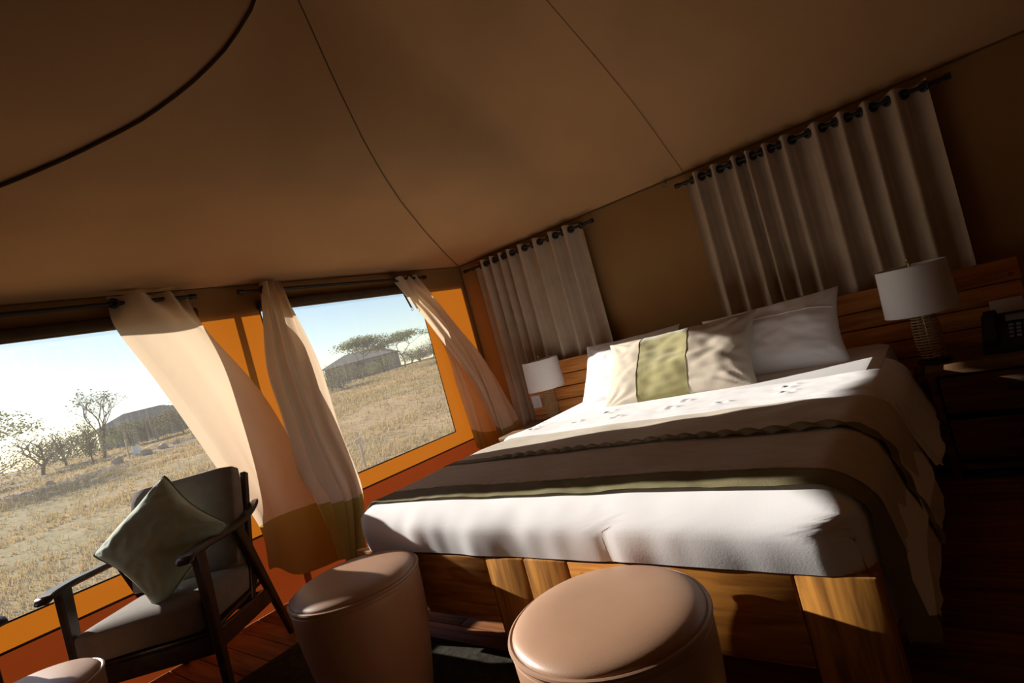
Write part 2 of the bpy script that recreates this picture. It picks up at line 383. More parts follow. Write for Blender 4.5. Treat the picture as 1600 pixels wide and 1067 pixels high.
# overhanging roof edge outside the left wall
m = MB(); m.grid([[(x, lerp(YF-.4, .5, i/20), z) for i in range(21)] for x, z in ((.03, EAVE+.05), (-.2, 1.95), (-.42, 1.915), (-.425, 1.878))])
struct(m.build('roof_overhang', M_ceil), 'canvas roof edge overhanging the side wall outside')
pole = MB().tube([(-.16, -2.10, -.5), (-.16, -2.10, 1.90)], .022, 12).build('tent_pole', M_steel)
tag(pole, 'steel tent pole outside the canvas wall between the two windows', 'pole')

# floor
floor = struct(MB().box((XR/2, YF/2, -.03), (XR+.02, -YF+.02, .03)).build('floor', M_floor, smooth=False), 'reddish brown timber floor boards')
bw = .115; proto = None; k = 0
y = 0.0
while y > YF+.02:
    x = 0.0; off = random.uniform(.6, 2.0); first = True
    while x < XR-.01:
        ln = min(off if first else 1.9, XR-x); first = False
        if proto is None:
            proto = MB().box((0, 0, 0), (1, bw-.004, .015), .002).build('floor_board', M_floor, floor); b = proto
        else: b = instance(proto, 'floor_board', floor)
        b.location = (x+ln/2, y-bw/2, -.0075); b.scale = (ln-.004, 1, 1); x += ln
    y -= bw
# rug
m = MB(); P = []
for i in range(30):
    P.append([(lerp(.62, 4.4, i/29), lerp(-2.30, -4.3, j/19), .012+.003*nz(i*.7, j*.7)) for j in range(20)])
m.grid(P); m.box((2.51, -3.30, .0055), (3.78, 2.0, .011), .003)
tag(m.build('rug', M_rug), 'dark charcoal rug on the boards under the leather stools', 'rug')

# ------------------------------------------------------------------ bed
BX0, BX1, BYF, BZ = 1.147, 3.097, -2.414, .44
bed = empty('platform_bed', ((BX0+BX1)/2, -1.25, 0))
tag(bed, 'wooden platform bed frame with paired centre legs', 'bed')
def bpart(name, x0, x1, y0, y1, z0, z1, mt, bev=.006, par=None):
    return MB().box(((x0+x1)/2-bed.location.x, (y0+y1)/2-bed.location.y, (z0+z1)/2), (x1-x0, y1-y0, z1-z0), bev).build(name, mt, par or bed)
T = .032
cx = 2.098
for a, b in ((BX0, 1.925), (2.272, BX1-.172)): bpart('foot_rail', a+.001, b, BYF, BYF+T, .205, BZ, M_frame)
for a, b in ((1.926, cx-.001), (cx+.001, 2.271)): bpart('leg', a, b, BYF-.001, BYF+.07, 0, BZ+.001, M_framev)
for a, b in ((BX1-.171, BX1),): bpart('leg', a, b, BYF-.001, BYF+.08, 0, BZ+.0005, M_framev)
bpart('leg', BX0, BX0+.05, BYF+T+.001, BYF+.16, 0, BZ-.01, M_framev)
for a, b in ((BX0, BX0+T), (BX1-T, BX1)):
    bpart('side_rail', a, b, BYF+.17, -.10, .205, BZ, M_frame); bpart('leg', a, b, -.26, -.14, 0, .204, M_framev)
bpart('platform', BX0+T+.001, BX1-T-.001, BYF+.09, -.11, .30, .36, M_stand)

# headboard of separate planks
hb = empty('headboard', (2.06, -.13, 0)); tag(hb, 'wide headboard of knotty horizontal pine planks', 'headboard')
HX0, HX1 = .53, 3.60
z = .905
for i, hh in enumerate((.112, .098, .098, .098, .098, .098, .098, .098)):
    MB().box((( HX0+HX1)/2-2.06, -.03+(.003 if i % 2 else 0), z-hh/2), (HX1-HX0-(.01 if i % 2 else 0), .024, hh-.006), .004).build('plank', M_pine, hb)
    z -= hh
for x in (.62, 1.6, 2.5, 3.5): MB().box((x-2.06, -.005, .45), (.06, .02, .86), .003).build('batten', M_pine, hb)
def plate(x, z, w, h, label, n=1):
    o = empty('switch_plate', (x, -.173, z)); tag(o, label, 'switch plate')
    MB().box((0, -.005, 0), (w, .010, h), .003).build('plate', M_plate, o)
    for i in range(n): MB().box(((i-(n-1)/2)*.05, -.012, 0), (.03, .006, .05), .002).build('rocker', M_plate, o)
plate(3.52, .665, .125, .10, 'white switch plate on the headboard behind the black telephone', 1)
plate(.595, .615, .09, .10, 'white switch plate on the headboard behind the sunlit lamp', 1)

# mattress
TOP = .622
m = MB(); m.box((2.12, -1.24, .485), (1.84, 2.18, .25), .06)
tag(m.build('mattress', M_white), 'thick white mattress under the duvet on the bed frame', 'mattress')

# ---- cloth draped over the mattress
EX0, EX1, EYF = 1.30, 2.99, -2.315
def fold(d, r, flare):
    if d <= 0: return 0.0, 0.0
    q = math.pi*r/2
    if d < q: return r*math.sin(d/r), r*(1-math.cos(d/r))
    return r+(d-q)*flare, r+(d-q)*math.sqrt(max(0, 1-flare*flare))
def topz(x, y):
    return TOP - .036*sstep(-1.75, -.95, y) + .006*math.sin(math.pi*max(0, min(1, (x-EX0)/(EX1-EX0)))) + .006*nz(x*2.2, y*2.2, 1.0) + .002*nz(x*7, y*7, 3.0)
def drape(sx, sy, lift=0.0, flare=.32, rr=.12):
    # sx, sy = flat sheet coordinates; beyond the edges the sheet folds over
    dl = EX0-sx; dr = sx-EX1; df = EYF-sy
    ol, hl = fold(dl, .115, .04); orr, hr = fold(dr, rr, flare); of, hf = fold(df, .10, -.02)
    x = min(max(sx, EX0), EX1) - ol + orr; yy = max(sy, EYF) - of
    hx = max(hl, hr); h = math.sqrt(hx*hx+hf*hf) if hx < .10 and hf < .10 else max(hx, hf)
    z = topz(min(max(sx, EX0), EX1), max(sy, EYF)) - h
    # corner: pull the two bulges together
    if of > 0 and (ol > 0 or orr > 0):
        o2 = ol if ol > 0 else orr; R = .115; q = math.hypot(of/.10, o2/R)
        if q > 1: 
            s = 1/q; yy = EYF - of*s if hf < .3 else yy; x = (EX0-ol*s) if ol > 0 else (EX1+orr*s)
    n = Vector((0, 0, 1))
    if hf > .03: n = Vector((0, -1, .3)).normalized()
    if hr > .03 and hr >= hf: n = Vector((1, 0, .3)).normalized()
    if hl > .03 and hl >= hf: n = Vector((-1, 0, .3)).normalized()
    # wrinkles in the hanging parts
    wr = 0
    if hf > .02: wr = min(1, hf/.08)*(.009*nz(sx*5.0, hf*3, 7) + .004*nz(sx*13, hf*6, 2) + .012*math.sin(math.pi*min(1, hf/.19)))
    if hr > .05 and hr >= hf: wr = .022*nz(sy*4.0, hr*2, 9)*min(1, hr/.1)
    p = Vector((x, yy, z)) + n*(wr+lift)
    if hf > .02:   # gathered crease near the middle of the foot end
        dx = sx-2.44; p.y += .004*math.exp(-(dx/.018)**2)*min(1, hf/.08)
    return p
def clothgrid(sx0, rightlen, y0, y1, nx, ny, lift=0.0, flare=.32, off=None):
    P = []
    for j in range(ny+1):
        sy = lerp(y0, y1, j/ny); sr = EX1 + rightlen(sy); row = []
        for i in range(nx+1):
            u = i/nx; sx = lerp(sx0, sr, u); l = lift(sx, sy) if callable(lift) else lift
            row.append(drape(sx, sy, l, flare))
        P.append(row[::-1])
    return P
def duvet_right(sy):
    full = .345 + .03*nz(sy*3)
    return lerp(.19, full+.06*sstep(-2.1, -2.35, sy), sstep(-2.47, -2.40, sy))
P = clothgrid(EX0-.255, duvet_right, -.55, EYF-.238, 120, 110, 0)
duvet = MB().grid(P).build('duvet', M_white, angle=180)
tag(duvet, 'white duvet tucked in at the foot of the bed', 'duvet')
# thick folded-back top end with tufts
tufts = [(1.25+.24*i+random.uniform(-.03, .03), -1.06-.20*((i+j) % 2)-.02*j+random.uniform(-.02, .02)) for i in range(0, 8, 2) for j in (0,)] + [(1.37+.27*i, -1.27+.05*(i % 2)) for i in range(6)]
def tlift(sx, sy):
    e = sstep(-1.405, -1.385, sy)*sstep(-.80, -.96, sy)
    l = .004+.020*e + .003*nz(sx*4, sy*6, 5)*e + .0015*nz(sx*15, sy*18, 2)*e
    for a, b in tufts:
        d2 = (sx-a)**2+(sy-b)**2
        if d2 < .02:
            d = math.sqrt(d2); an = math.atan2(sy-b, sx-a)
            l += -.010*math.exp(-(d/.014)**2) + .0035*math.exp(-((d-.032)/.018)**2)*(1+math.cos(an*3+a*20))
    return l
P = clothgrid(EX0-.20, lambda sy: .36+.03*nz(sy*5), -.80, -1.405, 190, 60, tlift, .36)
o = MB().grid(P).build('folded_edge', M_white, duvet, angle=180); o['label'] = 'tufted folded-back top of the duvet'
MB().tube([P[-3][i]+Vector((0, -.004, -.008)) for i in range(0, 191, 3)], .004, 6).build('seam', M_white, duvet)

# ---- bed runner
def rlift(sx, sy):
    return .008 + .003*nz(sx*3, sy*9, 8) + .009*max(0, nz(sx*1.6, sy*4, 3))*sstep(1.4, 2.2, sx) + .007*nz(sx*5+sy*6, sy*11-sx*2, 6)*sstep(1.5, 2.5, sx)
rr_len = lambda sy: .44+.03*nz(sy*4, 3)
P = clothgrid(EX0-.14, rr_len, -1.398, -2.335, 120, 70, rlift, .20)
runner = MB().grid(P).build('bed_runner', M_runner, angle=180)
tag(runner, 'beige bed runner with olive bands spread across the duvet', 'bed runner')
def ruff(amp, f):
    return lambda sx, sy: rlift(sx, sy)+.004+amp*abs(math.sin(sx*f+2.2*math.sin(sx*3)+sy*30))*sstep(1.4, 1.8, sx)
P = clothgrid(EX0-.14, rr_len, -1.838, -1.898, 400, 8, ruff(.010, 42), .20)
MB().grid(P).build('olive_band', M_olive, runner, angle=180)
P = clothgrid(EX0-.14, rr_len, -2.235, -2.350, 300, 16, lambda sx, sy: rlift(sx, sy)+.004+.003*nz(sx*14+sy*20, sy*10), .20)
MB().grid(P).build('olive_band', M_olive, runner, angle=180)
P = clothgrid(EX0-.14, rr_len, -2.215, -2.237, 400, 5, ruff(.0025, 60), .20)
MB().grid(P).build('gathered_seam', M_runner, runner, angle=180)

# ------------------------------------------------------------------ pillows
def cushion(w, h, t, n=36, ear=.06, seed=0, wr=.006, pinch=.55, cc=.09, rnd=0.0):
    # returns front and back grids in local x (width), z (height), y (thickness; front = -y)
    def pt(u, v, side):
        cu, cv = abs(u), abs(v)
        ex = 1 - .045*(1-u*u)*cv**4 * 1.0; ez = 1 - .06*(1-u*u)*1.0
        x = u*w/2*(1-cc*(1-v*v)*cu**3); z = v*h/2*(1-cc*1.3*(1-u*u)*cv**3)
        k_ = 1-rnd*(cu*cv)**5; x *= k_; z *= k_
        th = t/2*((1-cu**2.4)**pinch)*((1-cv**2.4)**pinch)
        k = nz(u*2.3+seed, v*2.3, side)*wr*1.5 + nz(u*6+seed, v*6, side+3)*wr*.7
        edge = (1-cu**6)*(1-cv**6)
        rad = 0
        for su in (-1, 1):
            for sv in (-1, 1):
                d = math.hypot((u-su), (v-sv)); a = math.atan2(v-sv, u-su)
                rad += math.exp(-(d/.45)**2)*math.sin(a*16+seed)*wr*1.1
        return Vector((x, side*(th+(k+rad)*edge), z))
    return [[[pt(-1+2*i/n, -1+2*j/n, s) for i in range(n+1)] for j in range(n+1)] for s in (-1, 1)]
def rotm(lean, yaw, roll=0):
    return Matrix.Rotation(yaw, 3, 'Z') @ Matrix.Rotation(lean, 3, 'X') @ Matrix.Rotation(roll, 3, 'Y')
def place(G, c, R): return [[R @ p + Vector(c) for p in row] for row in G]

def pillow(name, c, w, h, t, R, m, seed, border=None):
    o = empty(name, c)
    A, B = cushion(w, h, t, 40, seed=seed, wr=.010)
    mb = MB(); mb.grid(place(A, (0, 0, 0), R)); mb.grid([r[::-1] for r in place(B, (0, 0, 0), R)])
    body = mb.build('cover', m, o, angle=180)
    return o
def R_for(lean, yaw, roll=0): return rotm(-lean, yaw, roll)
o = pillow('bed_pillow', (1.62, -.45, .768), .70, .52, .18, R_for(math.radians(40), math.radians(3), math.radians(-.5)), M_white, 3)
tag(o, 'white bed pillow in the sun, half hidden behind the banded cushion', 'pillow', 'white bed pillows')
o = pillow('bed_pillow', (2.51, -.47, .768), .76, .49, .20, R_for(math.radians(38), math.radians(0), math.radians(-2)), M_white, 9)
tag(o, 'white bed pillow in the shade beside the far nightstand', 'pillow', 'white bed pillows')
# stitched flange line on that pillow
R = R_for(math.radians(38), math.radians(0), math.radians(-2)); A, B = cushion(.76, .49, .20, 40, seed=9, wr=.010)
MB().tube([R @ (A[28][i]+Vector((0, -.002, 0))) for i in range(1, 40)], .0022, 5).build('flange_seam', M_white, o)
# banded cushion
R = R_for(math.radians(44), math.radians(1), math.radians(-1)); W_, H_, T_ = .93, .52, .17
A, B = cushion(W_, H_, T_, 54, seed=21, wr=.013)
bc = empty('banded_cushion', (2.035, -.68, .765)); tag(bc, 'long cream cushion with a wide olive centre band', 'cushion')
i0, i1 = 15, 33
for a, b, mt, nm in ((0, i0, M_cream, 'cream_panel'), (i0, i1, M_velvet, 'olive_panel'), (i1, 54, M_cream, 'cream_panel')):
    MB().grid([[R @ p for p in r[a:b+1]] for r in A]).build(nm, mt, bc, angle=180)
MB().grid([[R @ p for p in r[::-1]] for r in B]).build('back_panel', M_cream, bc, angle=180)
for a in (i0, i1): MB().tube([R @ (A[j][a]+Vector((0, -.001, 0))) for j in range(55)], .0018, 6).build('piping', M_velvet, bc)

# ------------------------------------------------------------------ nightstands, lamps, telephone
def nightstand(x0, x1, label, dz=0.0):
    cx_ = (x0+x1)/2; o = empty('nightstand', (cx_, -.43, 0)); o.scale = (1, 1, (.456+dz)/.456); tag(o, label, 'nightstand', 'nightstands beside the bed')
    w = x1-x0; d = .50
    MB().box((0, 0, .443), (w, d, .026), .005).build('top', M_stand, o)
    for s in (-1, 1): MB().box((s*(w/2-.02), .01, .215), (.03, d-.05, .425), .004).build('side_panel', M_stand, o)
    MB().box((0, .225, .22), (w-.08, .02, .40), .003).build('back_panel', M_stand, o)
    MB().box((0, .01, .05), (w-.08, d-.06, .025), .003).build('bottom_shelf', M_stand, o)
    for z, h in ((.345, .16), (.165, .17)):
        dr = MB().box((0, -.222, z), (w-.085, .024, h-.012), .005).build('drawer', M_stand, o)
        m = MB()   # cup pull
        P = []
        for a in range(9):
            th = math.pi*a/8
            P.append([Vector((-.05*math.cos(th)*math.cos(b*math.pi/12), -.236-.024*math.sin(b*math.pi/12), z+.02+.03*math.sin(th)*math.cos(b*math.pi/12)-.012)) for b in range(7)])
        m.grid(P); m.box((0, -.2365, z+.008), (.10, .004, .008), .001); m.build('cup_pull', M_black, dr)
    return o
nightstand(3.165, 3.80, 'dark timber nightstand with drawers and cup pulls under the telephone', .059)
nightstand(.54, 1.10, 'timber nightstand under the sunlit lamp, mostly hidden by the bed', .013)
def lamp(x, y, z, label):
    o = empty('table_lamp', (x, y, z)); tag(o, label, 'lamp', 'table lamps with drum shades')
    MB().lathe([(0, 0), (.068, 0), (.070, .006), (.066, .014), (.02, .018), (0, .018)], n=28).build('base', M_black, o)
    m = MB()   # coiled rattan body
    n = 17*12; pts = []
    core = []
    for i in range(n+1):
        t = i/n; a = 2*math.pi*17*t; r = .046+.010*math.sin(math.pi*t); pts.append((r*math.cos(a), r*math.sin(a), .02+.235*t))
    m.tube(pts, .0036, 5); m.build('coiled_body', M_rattan, o)
    for k in range(6):
        a = math.pi*k/3
        MB().tube([((.041+.010*math.sin(math.pi*t))*math.cos(a), (.041+.010*math.sin(math.pi*t))*math.sin(a), .018+.24*t) for t in np.linspace(0, 1, 8)], .003, 5).build('rib', M_rattan, o)
    MB().tube([(0, 0, .015), (0, 0, .485)], .006, 8).build('stem', M_brass, o)
    m = MB(); r0, r1 = .150, .140; zt, zb = .475, .245
    sh = MB().lathe([(r0, zb), (r0-.004, zb+(zt-zb)*.5), (r1+.002, zt), (r1-.001, zt), (r0-.007, zb+(zt-zb)*.5), (r0-.003, zb), (r0, zb)], n=48)
    s = sh.build('lamp_shade', M_shade, o)
    for zz, r in ((zt-.002, r1), (zb+.002, r0-.001)): MB().torus((0, 0, zz), r, .003, (0, 0, 1), 48, 6).build('rim', M_shade, s)
    m = MB()
    for k in range(3):
        a = 2*math.pi*k/3+.5; m.tube([(0, 0, zt-.012), (r1*math.cos(a), r1*math.sin(a), zt-.008)], .002, 5)
    m.build('spider', M_brass, s)
    MB().lathe([(0, .482), (.004, .482), (.004, .490), (.010, .496), (.011, .503), (.007, .511), (0, .513)], n=14).build('finial', M_brass, o)
    return o
lamp(.775, -.24, .470, 'sunlit table lamp with white drum shade and coiled rattan base')
lamp(3.205, -.46, .516, 'shaded table lamp with white drum shade beside the black telephone')
ph = empty('telephone', (3.50, -.40, .516), math.radians(-8)); tag(ph, 'black desk telephone on the dark nightstand', 'telephone')
m = MB(); m.add([(-.10, -.10, 0), (.10, -.10, 0), (.10, .10, 0), (-.10, .10, 0), (-.10, -.10, .03), (.10, -.10, .03), (.10, .10, .15), (-.10, .10, .15)],
                [(3, 2, 1, 0), (0, 1, 5, 4), (1, 2, 6, 5), (2, 3, 7, 6), (3, 0, 4, 7), (4, 5, 6, 7)]); m.build('body', M_black, ph, smooth=False)
rx = Matrix.Rotation(math.atan2(.12, .20), 3, 'X')
MB().box((.03, .055, .130), (.085, .045, .006), .002, rx).build('display', M_screen, ph)
m = MB(); m.box((-.065, 0, .115), (.045, .19, .022), .008, rx); m.box((-.065, -.075, .062), (.052, .05, .035), .01, rx); m.box((-.065, .075, .148), (.052, .05, .035), .01, rx); m.build('handset', M_black, ph)
kp = None
for i in range(4):
    for j in range(3):
        v = rx @ Vector((0, -.06+.026*i, .006)); q = (.005+.026*j, v.y, v.z+.088)
        if kp is None: kp = MB().box((0, 0, 0), (.018, .016, .006), .002, rx).build('key', M_screen, ph); kp.location = q
        else: instance(kp, 'key', ph, q)

# ------------------------------------------------------------------ curtains
def grommet_set(parent, pts, nrm):
    for p, n in zip(pts, nrm): MB().torus(p, .0195, .0088, n, 18, 8).build('grommet', M_black, parent)
def rod(name, a, b, label, wall):
    a = Vector(a); b = Vector(b); d = (b-a).normalized()
    o = empty(name, (a+b)/2); tag(o, label, 'curtain rod', 'black curtain rods'); c = (a+b)/2
    MB().tube([a-c, b-c], .011, 12).build('pole', M_black, o)
    for e, s in ((a, -1), (b, 1)):
        MB().tube([e-c, e-c+d*s*.03], .016, 12).build('end_cap', M_black, o)
    for t in (.015, .985):
        p = a.lerp(b, t)-c; MB().tube([p, p+Vector(wall)], .006, 8).build('bracket', M_black, o)
def back_drape(x0, x1, ztop, zbot, peaks, label, seed):
    # peaks: fold positions (0..1)
    o = empty('drape', ((x0+x1)/2, -.09, 0)); tag(o, label, 'curtain', 'lined drapes on the back wall')
    nx = 260; nzr = 26; P = []; c = o.location
    def off(t, q):
        # smooth irregular pleats
        w = 0.0
        for i in range(len(peaks)-1):
            a, b = peaks[i], peaks[i+1]
            if a <= t <= b:
                s = (t-a)/(b-a); w = math.cos(s*2*math.pi)
        return w
    for j in range(nzr+1):
        q = j/nzr; z = lerp(ztop, zbot, q); row = []
        for i in range(nx+1):
            t = i/nx; w = off(t, q)
            sh = w if w < 0 else w**1.6
            amp = lerp(.040, .040, q)
            x = lerp(x0, x1, t) + .012*nz(t*9, q*1.5, seed)*q
            y = -.066 - amp*sh + .010*nz(t*14, q*2, seed+5)*q
            row.append(Vector((x, y, z + .006*w*(1-q)))-c)
        P.append(row)
    MB().grid(P).build('cloth', M_drape, o, angle=180)
    gp = []; gn = []
    for i in range(len(peaks)-1):
        a, b = peaks[i], peaks[i+1]
        for s, sg in ((.25, 1), (.75, -1)):
            t = a+(b-a)*s
            if .005 < t < .995:
                gp.append(Vector((lerp(x0, x1, t), -.072, ztop-.035))-c); gn.append((sg*.75, -1, 0))
    grommet_set(o, gp, gn)
    return o
back_drape(2.165, 3.455, 1.875, .12, [-.03, .06, .15, .25, .31, .39, .47, .60, .70, .79, .89, 1.02], 'tall lined linen drape above the shaded lamp', 2)
back_drape(.235, 1.355, 1.875, .12, [-.04, .10, .19, .28, .36, .47, .61, .75, .87, 1.03], 'tall lined linen drape behind the sunlit lamp', 4)
rod('curtain_rod', (2.125, -.072, 1.842), (3.52, -.072, 1.842), 'black rod carrying the drape above the shaded lamp', (0, .08, 0))
rod('curtain_rod', (.14, -.072, 1.842), (1.42, -.072, 1.842), 'black rod carrying the drape behind the sunlit lamp', (0, .08, 0))
rod('curtain_rod', (.075, -4.25, 1.862), (.075, -2.345, 1.862), 'black rod above the window beside the armchair', (-.07, 0, 0))
rod('curtain_rod', (.075, -2.04, 1.862), (.075, -.545, 1.840), 'black rod above the streaked window beside the bed', (-.07, 0, 0))

C1 = [[(.070, -2.745, 1.910), (.100, -2.667, 1.900), (.070, -2.523, 1.900), (.070, -2.375, 1.895)],
      [(.080, -2.739, 1.737), (.130, -2.633, 1.734), (.150, -2.482, 1.724), (.090, -2.323, 1.681)],
      [(.100, -2.638, 1.449), (.170, -2.510, 1.424), (.190, -2.372, 1.425), (.120, -2.161, 1.339)],
      [(.110, -2.532, 1.121), (.180, -2.411, 1.113), (.200, -2.300, 1.152), (.150, -2.083, 1.099)],
      [(.120, -2.451, .860), (.190, -2.342, .856), (.210, -2.255, .855), (.170, -2.018, .780)],
      [(.130, -2.333, .508), (.200, -2.287, .533), (.220, -2.222, .538), (.200, -2.010, .517)],
      [(.130, -2.341, .262), (.210, -2.325, .270), (.250, -2.235, .190), (.200, -1.942, .134)]]
C2 = [[(.070, -1.933, 1.914), (.100, -1.899, 1.907), (.070, -1.832, 1.910), (.070, -1.782, 1.901)],
      [(.100, -1.981, 1.669), (.180, -1.960, 1.667), (.200, -1.887, 1.665), (.170, -1.796, 1.669)],
      [(.130, -2.052, 1.352), (.270, -2.040, 1.343), (.340, -1.954, 1.334), (.300, -1.807, 1.311)],
      [(.150, -2.050, 1.027), (.330, -2.045, 1.011), (.420, -1.982, .972), (.400, -1.854, .921)],
      [(.110, -2.050, .712), (.330, -2.020, .679), (.460, -1.947, .677), (.440, -1.850, .683)],
      [(.120, -1.985, .498), (.330, -1.970, .500), (.470, -1.942, .502), (.450, -1.849, .505)],
      [(.140, -1.930, .133), (.340, -1.980, .152), (.470, -2.014, .183), (.450, -1.921, .209)]]
C3 = [[(.070, -.867, 1.852), (.100, -.808, 1.860), (.070, -.696, 1.865), (.070, -.597, 1.868)],
      [(.080, -.756, 1.662), (.130, -.695, 1.669), (.150, -.621, 1.672), (.090, -.477, 1.634)],
      [(.100, -.684, 1.527), (.170, -.610, 1.517), (.190, -.529, 1.491), (.120, -.330, 1.325)],
      [(.140, -.550, 1.226), (.220, -.484, 1.192), (.250, -.375, 1.150), (.200, -.171, .940)],
      [(.200, -.437, .899), (.280, -.423, .872), (.310, -.370, .827), (.280, -.169, .712)],
      [(.280, -.395, .502), (.340, -.404, .492), (.370, -.396, .476), (.360, -.183, .497)],
      [(.300, -.387, .319), (.350, -.405, .320), (.380, -.401, .316), (.370, -.254, .324)]]
C3b = [[(.050, -.812, 1.853), (.060, -.739, 1.855), (.050, -.650, 1.851)],
       [(.060, -.518, 1.285), (.090, -.486, 1.246), (.060, -.378, 1.206)],
       [(.070, -.489, .883), (.110, -.390, .836), (.070, -.205, .769)],
       [(.080, -.471, .530), (.120, -.383, .472), (.080, -.157, .426)],
       [(.080, -.458, .361), (.120, -.369, .301), (.080, -.166, .255)]]
def swept(name, rows, hemrow, nfold, amp, label, seed, extra=None, phase=0.0, topamp=.02, topf=3):
    o = empty(name, (.15, float(np.mean([p[1] for p in rows[-1]])), 0)); tag(o, label, 'curtain', 'linen curtains at the side windows')
    c = np.array(o.location); nr, nc = 72, 72
    def sheet(rows, hemrow, nfold, amp, sd):
        G = cromgrid(rows, nr+1, nc+1)
        jh = int(round(hemrow/(len(rows)-1)*nr)); G0 = G.copy()
        for j in range(nr+1):
            q = j/nr
            for i in range(nc+1):
                t = i/nc
                tang = G0[j][min(nc, i+6)]-G0[j][max(0, i-6)]; n = np.cross(tang, (0, 0, 1)); ln = np.linalg.norm(n)
                n = -n/ln if ln > 1e-9 else np.array((1.0, 0, 0))
                edge = min(1, t*8, (1-t)*8)
                w = math.sin(2*math.pi*nfold*t+phase+1.3*math.sin(3*t+sd)) * amp * sstep(0, .15, q)*edge
                w += topamp*math.sin(2*math.pi*topf*t*t+sd)*(1-sstep(0, .22, q))
                w += .008*nz(t*5, q*3, sd)*edge
                G[j][i] = G[j][i]+n*w
        G = G - c
        return G, jh
    G, jh = sheet(rows, hemrow, nfold, amp, seed)
    MB().grid([[Vector(p) for p in r] for r in G[:jh+1]]).build('cloth', M_linen, o, angle=180)
    MB().grid([[Vector(p) for p in r] for r in G[jh:]]).build('hem_band', M_hem, o, angle=180)
    if extra:
        G2, jh2 = sheet(*extra)
        MB().grid([[Vector(p) for p in r] for r in G2[:jh2+1]]).build('cloth', M_linen, o, angle=180)
        MB().grid([[Vector(p) for p in r] for r in G2[jh2:]]).build('hem_band', M_hem, o, angle=180)
    return o
c1 = swept('window_curtain', C1, 5, 1.0, .008, 'pale linen curtain with olive hem swept back behind the armchair', 1.0, topamp=.034, topf=2.4)
c2 = swept('window_curtain', C2, 5, 5.0, .022, 'bunched linen curtain with olive hem between the two windows', 2.0, topf=4)
c3 = swept('window_curtain', C3, 5, 3.5, .018, 'linen curtain swept towards the corner beside the sunlit lamp', 3.0, extra=(C3b, 3.0, 2.0, .010, 5.0))
def gset(o, pts):
    grommet_set(o, [Vector(p)-o.location for p in pts], [(1, -.5, 0)]*len(pts))
gset(c1, [(.085, -2.72, 1.862), (.085, -2.585, 1.862)])
gset(c2, [(.085, -1.915, 1.86)])
gset(c3, [(.085, -.835, 1.845), (.085, -.70, 1.843)])

# ------------------------------------------------------------------ leather stools
def stool(x, y, r, h, label, taper=.76):
    o = empty('leather_stool', (x, y, .014)); tag(o, label, 'stool', 'round leather stools'); h -= .014
    pr = [(0, .0), (r*taper, .0)]
    for i in range(1, 13):
        t = i/12; pr.append((r*(taper+(1-taper)*math.sin(t*math.pi/2)), h*t*.985))
    MB().lathe(pr+[(r*.985, h-.001), (0, h-.001)], n=64).build('body', M_leather, o)
    cz = h; pr = [(r*.99, cz-.004)]
    for i in range(13):
        a = i/12; pr.append((r*.972*math.cos(a*math.pi/2)**.55 if i < 12 else 0, cz+.034*math.sin(a*math.pi/2)))
    MB().lathe(pr, n=64).build('seat_pad', M_leather, o)
    MB().torus((0, 0, h-.002), r*.992, .0065, (0, 0, 1), 80, 8).build('piping', M_leatherp, o)
    MB().torus((0, 0, h-.018), r*.996, .0022, (0, 0, 1), 80, 6).build('stitch_line', M_leatherp, o)
    return o
stool(1.50, -2.658, .230, .455, 'tan leather stool standing beside the armchair')
stool(2.574, -2.687, .238, .456, 'large tan leather stool closest to the camera at the bed foot')
stool(.885, -3.485, .205, .455, 'leather stool with a sunlit top just entering the bottom edge')

